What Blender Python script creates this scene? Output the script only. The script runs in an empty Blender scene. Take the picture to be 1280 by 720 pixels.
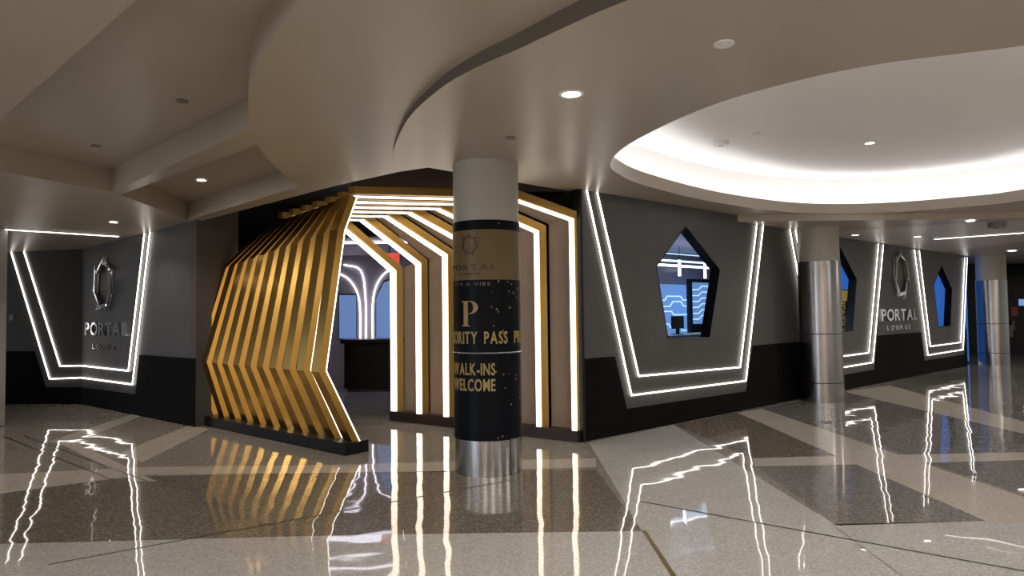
import bpy, math, random
from mathutils import Vector, Matrix
from mathutils.geometry import tessellate_polygon

random.seed(7)
SC = bpy.context.scene
COL = SC.collection
V = Vector
# ------------------------------------------------------------------ camera
FOC, PITCH, ROLL, EYE = 850.0, math.radians(2.1), math.radians(0.7), 1.5
_f = V((0, math.cos(PITCH), math.sin(PITCH)))
_r0 = V((1, 0, 0))
_u0 = _r0.cross(_f)
CU = _u0 * math.cos(ROLL) + _r0 * math.sin(ROLL)
CR = _r0 * math.cos(ROLL) - _u0 * math.sin(ROLL)
CAM = V((0, 0, EYE))
cd = bpy.data.cameras.new('camera')
cd.sensor_width = 36.0
cd.lens = FOC / 1280 * 36
cd.clip_start = 0.05
cam = bpy.data.objects.new('camera', cd)
COL.objects.link(cam)
cam.matrix_world = Matrix(((CR.x, CU.x, -_f.x, 0), (CR.y, CU.y, -_f.y, 0), (CR.z, CU.z, -_f.z, EYE), (0, 0, 0, 1)))
SC.camera = cam
# ------------------------------------------------------------------ view, world, big lamps
SC.view_settings.view_transform = 'Standard'
SC.view_settings.look = 'None'
SC.view_settings.gamma = 1
SC.view_settings.use_curve_mapping = False
SC.view_settings.exposure = 0.15
wd = bpy.data.worlds.new('ambient_reflection_bands')  # ambient light; warm and dark bands shaped for reflections in the gold ribs
SC.world = wd
wd.use_nodes = True
_n = wd.node_tree.nodes
_tc = _n.new('ShaderNodeTexCoord')
_sx = _n.new('ShaderNodeSeparateXYZ')
_mr = _n.new('ShaderNodeMapRange')
_mr.inputs[1].default_value = -1
_mr.inputs[2].default_value = 1
_rp = _n.new('ShaderNodeValToRGB')
_e = _rp.color_ramp.elements
_e[0].position, _e[0].color = 0.0, (0.46, 0.52, 0.60, 1)
_e[1].position, _e[1].color = 1.0, (0.42, 0.40, 0.37, 1)
for _p, _c in [(0.28, (0.46, 0.43, 0.39)), (0.42, (1.3, 0.97, 0.60)), (0.495, (1.05, 0.80, 0.50)), (0.565, (0.12, 0.115, 0.105)), (0.72, (0.30, 0.285, 0.26))]:
    _k = _e.new(_p)
    _k.color = (*_c, 1)
wd.node_tree.links.new(_tc.outputs['Generated'], _sx.inputs[0])
wd.node_tree.links.new(_sx.outputs['X'], _mr.inputs[0])
wd.node_tree.links.new(_mr.outputs[0], _rp.inputs[0])
wd.node_tree.links.new(_rp.outputs[0], _n['Background'].inputs[0])
_n['Background'].inputs[1].default_value = 1.05


def lamp(name, kind, loc, energy, color=(1, 1, 1), size=0.3, size_y=None, target=None, spot=2.4, parent=None):
    d = bpy.data.lights.new(name, kind)
    d.energy = energy
    d.color = color
    if kind == 'AREA':
        d.size = size
        if size_y:
            d.shape = 'RECTANGLE'
            d.size_y = size_y
        else:
            d.shape = 'DISK'
    elif kind == 'SPOT':
        d.spot_size = spot
        d.spot_blend = 0.6
        d.shadow_soft_size = size
    else:
        d.shadow_soft_size = size
    o = bpy.data.objects.new(name, d)
    COL.objects.link(o)
    o.location = loc
    if target is not None:
        o.rotation_euler = (V(target) - V(loc)).to_track_quat('-Z', 'Y').to_euler()
    if parent:
        o.parent = parent
    return o


# unseen fill lamps added at ceiling height behind and beside the camera
for (x, y, e) in [(-6, -2.5, 150), (-2, -3.0, 280), (2.5, -3.0, 360), (7, -2.5, 360), (-9.0, 3.0, 90), (9.5, 3.0, 260), (13, 10.5, 170)]:
    lamp('unseen_fill_lamp', 'AREA', (x, y, 2.68), e, (1.0, 0.94, 0.86), 1.6, 0.5, (x, y, 0))


# cool daylight from the tall concourse windows far to the left behind the camera
lamp('concourse_window', 'AREA', (-13, -6, 1.8), 330, (0.72, 0.84, 1.0), 5.0, 3.0, (0, 6, 2.2))


# ------------------------------------------------------------------ seen point -> place
def ray(px, py):
    d = _f * FOC + CR * (px - 640) + CU * (360 - py)
    return d / d.y


def atz(px, py, z):
    d = ray(px, py)
    return CAM + d * ((z - EYE) / d.z)


def aty(px, py, y):
    return CAM + ray(px, py) * y


class Frame:
    """vertical wall plane: s runs along it, z is up, o stands off towards the viewer"""
    def __init__(self, a, b):
        self.a = V((a[0], a[1], 0))
        self.u = (V((b[0], b[1], 0)) - self.a).normalized()
        n = V((self.u.y, -self.u.x, 0))
        if n.dot(CAM - self.a) < 0:
            n = -n
        n.z = 0
        self.n = n

    def p(self, s, z, o=0.0):
        return self.a + self.u * s + V((0, 0, z)) + self.n * o

    def at(self, px, py, o=0.0):
        d = ray(px, py)
        a = self.a + self.n * o
        t = self.n.dot(a - V((CAM.x, CAM.y, 0))) / self.n.dot(V((d.x, d.y, 0)))
        q = CAM + d * t
        return ((V((q.x, q.y, 0)) - self.a).dot(self.u), q.z)


# ------------------------------------------------------------------ materials
MATS = {}


def mat(name, col, rough=0.5, metal=0.0, emit=None, estr=0.0, var=0.0, vscale=3.0, bump=0.0, bscale=40.0, spec=0.5, coat=0.0, trans=0.0):
    m = bpy.data.materials.new(name)
    m.use_nodes = True
    nt = m.node_tree
    b = nt.nodes['Principled BSDF']
    b.inputs['Base Color'].default_value = (*col, 1)
    b.inputs['Roughness'].default_value = rough
    b.inputs['Metallic'].default_value = metal
    b.inputs['Specular IOR Level'].default_value = spec
    b.inputs['Coat Weight'].default_value = coat
    b.inputs['Coat Roughness'].default_value = 0.05
    b.inputs['Transmission Weight'].default_value = trans
    if emit:
        b.inputs['Emission Color'].default_value = (*emit, 1)
        b.inputs['Emission Strength'].default_value = estr
    if var or bump:
        tc = nt.nodes.new('ShaderNodeTexCoord')
    if var:
        no = nt.nodes.new('ShaderNodeTexNoise')
        no.inputs['Scale'].default_value = vscale
        no.inputs['Detail'].default_value = 4
        nt.links.new(tc.outputs['Object'], no.inputs['Vector'])
        r = nt.nodes.new('ShaderNodeValToRGB')
        r.color_ramp.elements[0].position = 0.3
        r.color_ramp.elements[1].position = 0.7
        r.color_ramp.elements[0].color = (*[c * (1 - var) for c in col], 1)
        r.color_ramp.elements[1].color = (*[min(1, c * (1 + var)) for c in col], 1)
        nt.links.new(no.outputs['Fac'], r.inputs['Fac'])
        nt.links.new(r.outputs['Color'], b.inputs['Base Color'])
    if bump:
        n2 = nt.nodes.new('ShaderNodeTexNoise')
        n2.inputs['Scale'].default_value = bscale
        nt.links.new(tc.outputs['Object'], n2.inputs['Vector'])
        bp = nt.nodes.new('ShaderNodeBump')
        bp.inputs['Strength'].default_value = bump
        bp.inputs['Distance'].default_value = 0.01
        nt.links.new(n2.outputs['Fac'], bp.inputs['Height'])
        nt.links.new(bp.outputs['Normal'], b.inputs['Normal'])
    MATS[name] = m
    return m


def terrazzo(name, col, col2, speck):
    m = bpy.data.materials.new(name)
    m.use_nodes = True
    nt = m.node_tree
    L = nt.links.new
    b = nt.nodes['Principled BSDF']
    tc = nt.nodes.new('ShaderNodeTexCoord')
    vo = nt.nodes.new('ShaderNodeTexVoronoi')
    vo.inputs['Scale'].default_value = 85
    L(tc.outputs['Object'], vo.inputs['Vector'])
    bw = nt.nodes.new('ShaderNodeRGBToBW')
    L(vo.outputs['Color'], bw.inputs[0])
    r = nt.nodes.new('ShaderNodeValToRGB')
    e = r.color_ramp.elements
    e[0].position = 0.25
    e[0].color = (*col2, 1)
    e[1].position = 0.62
    e[1].color = (*col, 1)
    e2 = e.new(0.8)
    e2.color = (*speck, 1)
    L(bw.outputs[0], r.inputs['Fac'])
    no = nt.nodes.new('ShaderNodeTexNoise')
    no.inputs['Scale'].default_value = 0.7
    no.inputs['Detail'].default_value = 5
    L(tc.outputs['Object'], no.inputs['Vector'])
    mx = nt.nodes.new('ShaderNodeMix')
    mx.data_type = 'RGBA'
    mx.blend_type = 'MULTIPLY'
    mx.inputs[0].default_value = 0.15
    L(r.outputs['Color'], mx.inputs[6])
    L(no.outputs['Fac'], mx.inputs[7])
    L(mx.outputs[2], b.inputs['Base Color'])
    b.inputs['Roughness'].default_value = 0.03
    b.inputs['Specular IOR Level'].default_value = 0.62
    # slow undulation of a hand-ground floor
    n2 = nt.nodes.new('ShaderNodeTexNoise')
    n2.inputs['Scale'].default_value = 1.7
    n2.inputs['Detail'].default_value = 1.5
    L(tc.outputs['Object'], n2.inputs['Vector'])
    bp = nt.nodes.new('ShaderNodeBump')
    bp.inputs['Strength'].default_value = 0.42
    bp.inputs['Distance'].default_value = 0.012
    L(n2.outputs['Fac'], bp.inputs['Height'])
    L(bp.outputs['Normal'], b.inputs['Normal'])
    MATS[name] = m
    return m


CEIL = mat('warm_ceiling_paint', (0.39, 0.338, 0.268), 0.33, var=0.035, vscale=1.2, spec=0.35)
CEILW = mat('white_cove_paint', (0.80, 0.78, 0.76), 0.5)
PANELC = mat('grey_ceiling_panel', (0.50, 0.46, 0.43), 0.35, spec=0.5, var=0.03)
SHADEBAND = mat('painted_fascia_shade', (0.10, 0.085, 0.068), 0.5)  # dark colour stands in for shade on the ceiling step
DARKC = mat('dark_ceiling_paint', (0.035, 0.027, 0.022), 0.5, var=0.15)
SLATE = mat('charcoal_wall', (0.060, 0.056, 0.055), 0.42, var=0.12, vscale=2.2, bump=0.05, bscale=60)
BROWNW = mat('brown_wall', (0.07, 0.048, 0.038), 0.45, var=0.12)
DADO = mat('black_dado', (0.0035, 0.0035, 0.004), 0.6, var=0.15, spec=0.08)
BLACK = mat('black_satin', (0.006, 0.006, 0.007), 0.35, spec=0.25)
PLINTH = mat('dark_brown_plinth', (0.030, 0.018, 0.014), 0.4, var=0.1)
GOLD = mat('brushed_gold', (0.52, 0.31, 0.08), 0.2, metal=1.0)
GOLDS = mat('shaded_satin_gold', (0.36, 0.22, 0.062), 0.36, metal=1.0)  # darker copy of the brushed gold; shade on the arch rings painted in
TAN = mat('tan_panel', (0.27, 0.19, 0.132), 0.4, var=0.06, vscale=5)
LED = mat('warm_led', (1, 1, 1), 0.5, emit=(1.0, 0.90, 0.74), estr=3.1)
LEDW = mat('white_led', (1, 1, 1), 0.5, emit=(1.0, 0.93, 0.85), estr=4.0)
LEDP = mat('lounge_led', (1, 1, 1), 0.5, emit=(0.95, 0.90, 1.0), estr=3.2)
COVE = mat('cove_led', (1, 1, 1), 0.5, emit=(0.96, 0.97, 1.0), estr=9)
LENS = mat('downlight_lens', (1, 1, 1), 0.5, emit=(1, 0.95, 0.86), estr=12)
PAINT = mat('column_paint', (0.36, 0.335, 0.29), 0.42, var=0.03)
STEEL = mat('brushed_steel', (0.29, 0.28, 0.278), 0.27, metal=1.0, var=0.06, vscale=6)
CHROME = mat('polished_chrome', (0.75, 0.75, 0.77), 0.10, metal=1.0)
BRASSBAND = mat('brass_wrap', (0.135, 0.09, 0.034), 0.4, spec=0.25, metal=0.1, var=0.08, vscale=6)
INK = mat('dark_print', (0.035, 0.022, 0.012), 0.5)
GOLDINK = mat('gold_print', (0.30, 0.21, 0.07), 0.5)
GREYINK = mat('grey_print', (0.12, 0.12, 0.13), 0.5)
SILVER = mat('silver_line', (0.55, 0.57, 0.62), 0.2, metal=0.7)
WHITEP = mat('white_plastic', (0.7, 0.68, 0.65), 0.4)
GREYP = mat('grey_plastic', (0.15, 0.14, 0.13), 0.4)
LIGHTW = mat('pale_grey_wall', (0.36, 0.34, 0.33), 0.4, var=0.04)
MAUVE = mat('mauve_wall', (0.42, 0.38, 0.42), 0.5, var=0.04)
BLUEGLOW = mat('blue_lit_glass', (0.1, 0.15, 0.3), 0.3, emit=(0.25, 0.42, 0.85), estr=0.42)
BLUEDEEP = mat('deep_blue_lit_panel', (0.02, 0.06, 0.2), 0.3, emit=(0.03, 0.16, 0.6), estr=0.6)
BLUEWALL = mat('blue_lounge_wall', (0.10, 0.22, 0.45), 0.45, var=0.12, emit=(0.17, 0.36, 0.72), estr=0.6)  # emission stands in for blue light washing the wall; also the screen face
CIRCUIT = mat('circuit_line', (1, 1, 1), 0.5, emit=(0.55, 0.78, 1.0), estr=1.0)
GLASS = mat('window_glass', (0.95, 0.97, 1.0), 0.02, trans=1.0)
MATS['window_glass'].node_tree.nodes['Principled BSDF'].inputs['IOR'].default_value = 1.05
YELLOW = mat('yellow_board', (0.55, 0.36, 0.08), 0.5, emit=(0.8, 0.5, 0.12), estr=0.25)
SIGNRED = mat('red_sign', (0.5, 0.04, 0.03), 0.5, emit=(1, 0.12, 0.06), estr=0.5)
SIGNDARKRED = mat('dark_red_notice', (0.30, 0.05, 0.05), 0.5)
SIGNBLUE = mat('blue_sign', (0.1, 0.25, 0.6), 0.5, emit=(0.25, 0.45, 0.9), estr=0.6)
BRASS = mat('brass_strip', (0.45, 0.32, 0.10), 0.3, metal=0.8)

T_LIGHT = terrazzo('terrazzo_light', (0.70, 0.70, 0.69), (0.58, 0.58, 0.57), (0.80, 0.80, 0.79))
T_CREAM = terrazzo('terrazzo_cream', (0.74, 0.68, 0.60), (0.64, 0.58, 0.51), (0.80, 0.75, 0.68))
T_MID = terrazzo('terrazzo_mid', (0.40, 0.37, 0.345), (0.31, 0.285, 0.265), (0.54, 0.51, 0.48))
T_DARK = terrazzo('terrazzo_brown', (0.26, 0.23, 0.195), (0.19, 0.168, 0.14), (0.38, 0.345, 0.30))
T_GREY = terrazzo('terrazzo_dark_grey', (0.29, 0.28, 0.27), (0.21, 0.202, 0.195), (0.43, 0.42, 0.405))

# starry black wrap of the entrance column: dark print with small gold dots
m = bpy.data.materials.new('starry_black_wrap')
m.use_nodes = True
nt = m.node_tree
b = nt.nodes['Principled BSDF']
tc = nt.nodes.new('ShaderNodeTexCoord')
vo = nt.nodes.new('ShaderNodeTexVoronoi')
vo.inputs['Scale'].default_value = 17
nt.links.new(tc.outputs['Object'], vo.inputs['Vector'])
lt = nt.nodes.new('ShaderNodeMath')
lt.operation = 'LESS_THAN'
lt.inputs[1].default_value = 0.17
nt.links.new(vo.outputs['Distance'], lt.inputs[0])
no = nt.nodes.new('ShaderNodeTexNoise')
no.inputs['Scale'].default_value = 3.2
nt.links.new(tc.outputs['Object'], no.inputs['Vector'])
gt = nt.nodes.new('ShaderNodeMath')
gt.operation = 'GREATER_THAN'
gt.inputs[1].default_value = 0.5
nt.links.new(no.outputs['Fac'], gt.inputs[0])
sx = nt.nodes.new('ShaderNodeSeparateXYZ')
nt.links.new(tc.outputs['Object'], sx.inputs[0])
gx = nt.nodes.new('ShaderNodeMath')
gx.operation = 'GREATER_THAN'
gx.inputs[1].default_value = 0.05
nt.links.new(sx.outputs['X'], gx.inputs[0])
m1 = nt.nodes.new('ShaderNodeMath')
m1.operation = 'MULTIPLY'
m2 = nt.nodes.new('ShaderNodeMath')
m2.operation = 'MULTIPLY'
nt.links.new(lt.outputs[0], m1.inputs[0])
nt.links.new(gt.outputs[0], m1.inputs[1])
nt.links.new(m1.outputs[0], m2.inputs[0])
nt.links.new(gx.outputs[0], m2.inputs[1])
mx = nt.nodes.new('ShaderNodeMix')
mx.data_type = 'RGBA'
nt.links.new(m2.outputs[0], mx.inputs[0])
mx.inputs[6].default_value = (0.0025, 0.003, 0.0055, 1)
mx.inputs[7].default_value = (0.22, 0.17, 0.10, 1)
nt.links.new(mx.outputs[2], b.inputs['Base Color'])
b.inputs['Roughness'].default_value = 0.42
b.inputs['Specular IOR Level'].default_value = 0.08
STARRY = m


# ------------------------------------------------------------------ mesh helpers
def obj(name, verts, faces, material, parent=None, smooth=False, midx=None, loc=None):
    me = bpy.data.meshes.new(name)
    vs = [V(v) for v in verts]
    o = bpy.data.objects.new(name, me)
    if parent is not None:
        o.parent = parent
        base = V(parent.get('base', (0, 0, 0)))
        vs = [v - base for v in vs]
        o['base'] = tuple(base)
    elif loc is not None:
        o.location = loc
        vs = [v - V(loc) for v in vs]
        o['base'] = tuple(loc)
    me.from_pydata(vs, [], faces)
    for mm in (material if isinstance(material, list) else [material]):
        me.materials.append(mm)
    if midx:
        for i, k in enumerate(midx):
            me.polygons[i].material_index = k
    if smooth:
        for p in me.polygons:
            p.use_smooth = True
    me.update()
    COL.objects.link(o)
    return o


class MB:
    def __init__(self):
        self.v, self.f, self.m = [], [], []

    def add(self, verts, faces, k=0):
        n = len(self.v)
        self.v += [V(v) for v in verts]
        self.f += [tuple(i + n for i in f) for f in faces]
        self.m += [k] * len(faces)
        return self

    def slab(self, loops, fn, o0, o1, k=0):
        """polygon (first loop) with holes (others) between offsets o0 and o1"""
        flat = [p for lp in loops for p in lp]
        tris = tessellate_polygon([[V((p[0], p[1], 0)) for p in lp] for lp in loops])
        N = len(flat)
        vs = [fn(p[0], p[1], o1) for p in flat] + [fn(p[0], p[1], o0) for p in flat]
        fs = [tuple(t) for t in tris] + [tuple(i + N for i in reversed(t)) for t in tris]
        b0 = 0
        for lp in loops:
            L = len(lp)
            for i in range(L):
                a, c = b0 + i, b0 + (i + 1) % L
                fs.append((a, c, c + N, a + N))
            b0 += L
        return self.add(vs, fs, k)

    def flat(self, loops, fn, o, k=0):
        flat = [p for lp in loops for p in lp]
        tris = tessellate_polygon([[V((p[0], p[1], 0)) for p in lp] for lp in loops])
        return self.add([fn(p[0], p[1], o) for p in flat], [tuple(t) for t in tris], k)

    def strip(self, A, B, closed=False, k=0):
        n = len(A)
        fs = []
        for i in range(n if closed else n - 1):
            j = (i + 1) % n
            fs.append((i, j, n + j, n + i))
        return self.add(list(A) + list(B), fs, k)

    def box(self, c, ax, ay, az, k=0):
        """centre and three half-extent vectors"""
        c, ax, ay, az = V(c), V(ax), V(ay), V(az)
        vs = [c + ax * i + ay * j + az * l for l in (-1, 1) for j in (-1, 1) for i in (-1, 1)]
        return self.add(vs, [(0, 2, 3, 1), (4, 5, 7, 6), (0, 1, 5, 4), (2, 6, 7, 3), (0, 4, 6, 2), (1, 3, 7, 5)], k)

    def lathe(self, c, prof, seg=48, k=0, cap=True):
        c = V(c)
        n = len(prof)
        vs = []
        for (r, z) in prof:
            for i in range(seg):
                a = 2 * math.pi * i / seg
                vs.append(c + V((r * math.cos(a), r * math.sin(a), z)))
        fs = []
        for j in range(n - 1):
            for i in range(seg):
                i2 = (i + 1) % seg
                fs.append((j * seg + i, j * seg + i2, (j + 1) * seg + i2, (j + 1) * seg + i))
        if cap:
            fs.append(tuple(reversed(range(seg))))
            fs.append(tuple((n - 1) * seg + i for i in range(seg)))
        return self.add(vs, fs, k)

    def build(self, name, material, parent=None, smooth=False, loc=None):
        return obj(name, self.v, self.f, material, parent, smooth, self.m if isinstance(material, list) else None, loc)


def autosmooth(o, ang=0.7):
    for p in o.data.polygons:
        p.use_smooth = True
    o.data.set_sharp_from_angle(angle=ang)


def bevel(o, w=0.006, seg=2):
    md = o.modifiers.new('bevel', 'BEVEL')
    md.width = w
    md.segments = seg
    md.limit_method = 'ANGLE'


def tag(o, label, cat, group=None):
    o['label'] = label
    o['category'] = cat
    if group:
        o['group'] = group
    return o


def thing(name, loc, label, cat, group=None):
    o = bpy.data.objects.new(name, None)
    COL.objects.link(o)
    o.location = loc
    o['base'] = tuple(loc)
    return tag(o, label, cat, group)


def struct(o):
    o['kind'] = 'structure'
    return o


def catmull(P, n=8, closed=False):
    P = [V(p) for p in P]
    out = []
    N = len(P)
    rng = range(N) if closed else range(N - 1)
    for i in rng:
        if closed:
            p0, p1, p2, p3 = P[(i - 1) % N], P[i], P[(i + 1) % N], P[(i + 2) % N]
        else:
            p1, p2 = P[i], P[i + 1]
            p0 = P[i - 1] if i else p1 * 2 - p2
            p3 = P[i + 2] if i + 2 < N else p2 * 2 - p1
        for k in range(n):
            t = k / n
            out.append(0.5 * (2 * p1 + (p2 - p0) * t + (2 * p0 - 5 * p1 + 4 * p2 - p3) * t * t + (3 * p1 - p0 - 3 * p2 + p3) * t ** 3))
    if not closed:
        out.append(P[-1])
    return out


def offset(poly, d):
    """mitred parallel of an open 2D polyline, d to its left"""
    P = [V((p[0], p[1])) for p in poly]
    out = []
    for i, p in enumerate(P):
        ns = []
        if i > 0:
            t = (p - P[i - 1]).normalized()
            ns.append(V((-t.y, t.x)))
        if i < len(P) - 1:
            t = (P[i + 1] - p).normalized()
            ns.append(V((-t.y, t.x)))
        if len(ns) == 1:
            out.append(p + ns[0] * d)
        else:
            mm = (ns[0] + ns[1]).normalized()
            out.append(p + mm * (d / max(0.35, mm.dot(ns[0]))))
    return out


def ribbon(poly, d0, d1):
    a, b2 = offset(poly, d0), offset(poly, d1)
    return a + b2[::-1]


def xy(p):
    return (p[0], p[1])


# ================================================================== FLOOR
fl = MB()
fl.add([(-18, -7, 0), (22, -7, 0), (22, 26, 0), (-18, 26, 0)], [(0, 1, 2, 3)], 2)


def inlay(pts, k, lift):
    q = [xy(atz(x, y, 0)) for x, y in pts]
    fl.flat([q], lambda a, c, o: V((a, c, o)), lift, k)


H1, H2, H3, H4 = 0.0005, 0.0010, 0.0015, 0.0020
# large tinted fields
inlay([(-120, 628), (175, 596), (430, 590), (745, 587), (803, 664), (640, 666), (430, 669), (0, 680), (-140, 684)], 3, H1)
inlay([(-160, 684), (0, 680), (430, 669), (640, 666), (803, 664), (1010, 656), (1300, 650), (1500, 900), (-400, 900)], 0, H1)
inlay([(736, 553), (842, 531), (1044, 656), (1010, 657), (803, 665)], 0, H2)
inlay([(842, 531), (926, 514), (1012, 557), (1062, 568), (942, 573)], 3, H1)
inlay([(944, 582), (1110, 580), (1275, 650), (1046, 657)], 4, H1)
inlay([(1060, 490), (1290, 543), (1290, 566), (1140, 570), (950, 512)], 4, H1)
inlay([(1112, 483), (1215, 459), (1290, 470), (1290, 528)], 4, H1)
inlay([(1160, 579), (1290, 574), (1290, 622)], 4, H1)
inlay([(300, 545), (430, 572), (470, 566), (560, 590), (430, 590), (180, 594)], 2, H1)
# cream bands
inlay([(-60, 596), (175, 584), (430, 581), (560, 577), (745, 573), (745, 584), (560, 589), (430, 591), (175, 594), (-80, 628)], 1, H3)
inlay([(940, 573), (1110, 569), (1290, 565), (1290, 575), (1110, 580), (944, 583)], 1, H3)
inlay([(922, 516), (952, 511), (1290, 625), (1290, 655), (1240, 655)], 1, H4)
inlay([(1056, 490), (1112, 482), (1290, 530), (1290, 545)], 1, H4)
inlay([(60, 552), (168, 517), (180, 519), (85, 556)], 1, H3)
inlay([(150, 566), (236, 532), (262, 536), (178, 578)], 1, H3)
inlay([(70, 552), (92, 552), (196, 602), (168, 602)], 1, H4)
inlay([(20, 560), (70, 553), (95, 566), (-20, 590)], 2, H2)
# joints
for (a, c, w) in [((3, 545), (150, 604), 1.2), ((30, 545), (190, 604), 1.2), ((800, 627), (1290, 716), 1.0), ((60, 706), (640, 600), 0.7), ((1040, 656), (1130, 722), 0.7)]:
    inlay([(a[0], a[1] - w / 2), (c[0], c[1] - w / 2), (c[0], c[1] + w / 2), (a[0], a[1] + w / 2)], 5, H4 + 0.0004)
inlay([(802, 663), (807, 663), (852, 730), (845, 730)], 6, H4 + 0.0004)
floor = struct(fl.build('floor', [T_LIGHT, T_CREAM, T_MID, T_DARK, T_GREY, BLACK, BRASS]))

# ================================================================== WALL FRAMES
A0, B0 = atz(730, 552, 0), atz(1200, 459, 0)
RW = Frame(A0, B0)                       # the long lounge front on the right
LB = Frame(atz(102, 505, 0), atz(245, 534, 0))   # alcove wall with the left sign
LA = Frame(atz(4, 505, 0), atz(102, 505, 0))     # alcove back wall
Z0, Z1, ZS = 2.94, 2.78, 2.84            # right ceiling, left ceiling, far soffit
ZC = 3.05                                # coffers


def zfn(z):
    return lambda a, c, o: V((a, c, z + o))


# ================================================================== CEILINGS
GX, GY, GK, G0 = 0.58, -0.81, 0.0277, 2.809


def zl(x, y):
    """height of the gently sloping left ceiling"""
    return G0 + GK * (GX * (x + 4.8) + GY * (y - 10.0))


def atl(px, py):
    d = ray(px, py)
    den = d.z - GK * (GX * d.x + GY * d.y)
    return CAM + d * ((G0 + GK * (GX * 4.8 - GY * 10.0) - EYE) / den)


def lfn(a, c, o):
    return V((a, c, zl(a, c) + o))


edge_px = [(780, 2), (717, 29), (646, 62), (592, 86), (550, 111), (512, 146), (495, 178), (492, 196), (497, 215)]
edge = [xy(atz(x, y, Z0)) for x, y in edge_px]
edge = [(18, 0.9), (9, 1.0), (4.5, 1.25), (2.3, 1.9), (1.2, 2.5)] + edge
edge = [xy(p) for p in catmull([V((p[0], p[1], 0)) for p in edge], 8)]


def shift(loop, d):
    """open plan line moved towards the right ceiling"""
    out = []
    for i, p in enumerate(loop):
        t = (V(loop[min(len(loop) - 1, i + 1)]) - V(loop[max(0, i - 1)])).normalized()
        n = V((-t.y, t.x))
        if n.dot(V((1.0, 1.0))) < 0:
            n = -n
        out.append((p[0] + n.x * d, p[1] + n.y * d))
    return out


over = shift(edge[:-1], 0.06) + [edge[-1]]
front = [xy(atl(420, 232)), xy(atl(245, 278))]
front2 = [front[0], front[1], xy(LB.p(LB.at(245, 300)[0], 0, -0.4)), xy(LB.p(0, 0, -0.4)), (-18, 13.6)]
outer = over + front2 + [(-18, -7), (18, -7)]
curve_px = [(385, 0), (345, 45), (318, 90), (310, 130), (314, 160)]
disc = [V((*xy(atl(x, y)), 0)) for x, y in curve_px]
d0 = disc[0]
disc = [d0 + V((1.22, -1.1, 0)), d0 + V((0.50, -0.55, 0))] + disc
disc = [xy(p) for p in catmull(disc, 8)]
cofA = disc + [xy(atl(x, y)) for x, y in [(140, 240), (0, 214)]]
cofA += [xy(atl(-60, 200) + V((-3, -1, 0)))]
cofA += [xy(atl(0, 150)), xy(atl(170, 0))]
nd = (V(cofA[-1]) - V(cofA[-2])).normalized()
cofA += [xy(V(cofA[-1]) + nd * 1.2)]
cofB = [xy(p) for p in catmull([V((*xy(atl(x, y)), 0)) for x, y in [(321, 181), (329, 193), (343, 207), (358, 221), (374, 233.5)]], 4)]
cofB += [xy(atl(235, 275)), xy(atl(150, 243.5))]
DC = 0.25
ce = MB()
ce.flat([outer, cofA, cofB], lfn, 0)
for cf in (cofA, cofB):
    ce.strip([lfn(*p, 0) for p in cf], [lfn(*p, DC) for p in cf], True)
    ce.flat([cf], lfn, DC)
# fascia at the storefront edge
fe = [edge[-1]] + front
ce.strip([lfn(*p, 0) for p in fe], [V((*p, 3.4)) for p in fe])
ceiling = struct(ce.build('ceiling', CEIL))
autosmooth(ceiling, 0.6)

# right ceiling with the round cove opening
cov_px = [(763, 205), (779, 185), (830, 157), (900, 128), (1000, 100), (1100, 80), (1200, 67), (1280, 57)]
far_px = [(1280, 250), (1200, 259), (1100, 266), (1000, 266), (900, 254), (810, 233), (772, 217)]
near = [atz(x, y, Z0) for x, y in cov_px]
far = [atz(x, y, Z0) for x, y in far_px]
right = [V((3.7, 3.32, Z0)), V((5.0, 3.45, Z0)), V((6.3, 4.25, Z0)), V((7.1, 5.6, Z0)), V((7.25, 7.0, Z0))]
cove = [xy(p) for p in catmull([V((p[0], p[1], 0)) for p in near + right + far], 6, True)]


def grow(loop, d):
    out = []
    N = len(loop)
    cx = V((sum(p[0] for p in loop) / N, sum(p[1] for p in loop) / N))
    for i, p in enumerate(loop):
        t = (V(loop[(i + 1) % N]) - V(loop[i - 1])).normalized()
        n = V((-t.y, t.x))
        if n.dot(V(p) - cx) < 0:
            n = -n
        out.append((p[0] + n.x * d, p[1] + n.y * d))
    return out


l0 = edge + [xy(atz(535, 209.5, Z0)), xy(atz(722, 240.5, Z0)), xy(RW.p(0.0, 0, -0.3))]
st0 = atz(920, 277, ZS)
sd = V((1.0, 0.012, 0)).normalized()
l0 += [xy(st0 + V((-0.35, 0.35, 0))), xy(st0), xy(st0 + sd * 14.6)]
c0 = MB()
c0.flat([l0, cove], zfn(Z0), 0)
fr = [edge[-1], xy(atz(535, 209.5, Z0)), xy(atz(722, 240.5, Z0))]
c0.strip([V((*p, Z0)) for p in fr], [V((*p, 3.4)) for p in fr])
# soffit step and far soffit
sL = st0 + V((-0.3, 0.3, 0)) - sd * 0.0
c0.strip([V((*xy(st0 - sd * 0.0), ZS)), V((*xy(st0 + sd * 16), ZS))], [V((*xy(st0), Z0)), V((*xy(st0 + sd * 16), Z0))])
perp = V((-sd.y, sd.x, 0))
c0.add([V((*xy(st0), ZS)), V((*xy(st0 + sd * 16), ZS)), V((*xy(st0 + sd * 16 + perp * 14), ZS)), V((*xy(st0 + perp * 14), ZS))], [(0, 1, 2, 3)])
c0.add([V((*xy(st0), ZS)), V((*xy(st0 + perp * 2), ZS)), V((*xy(st0 + perp * 2), Z0 + 0.1)), V((*xy(st0), Z0 + 0.1))], [(0, 1, 2, 3)])
ceil_r = struct(c0.build('ceiling_right', CEIL))
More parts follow.
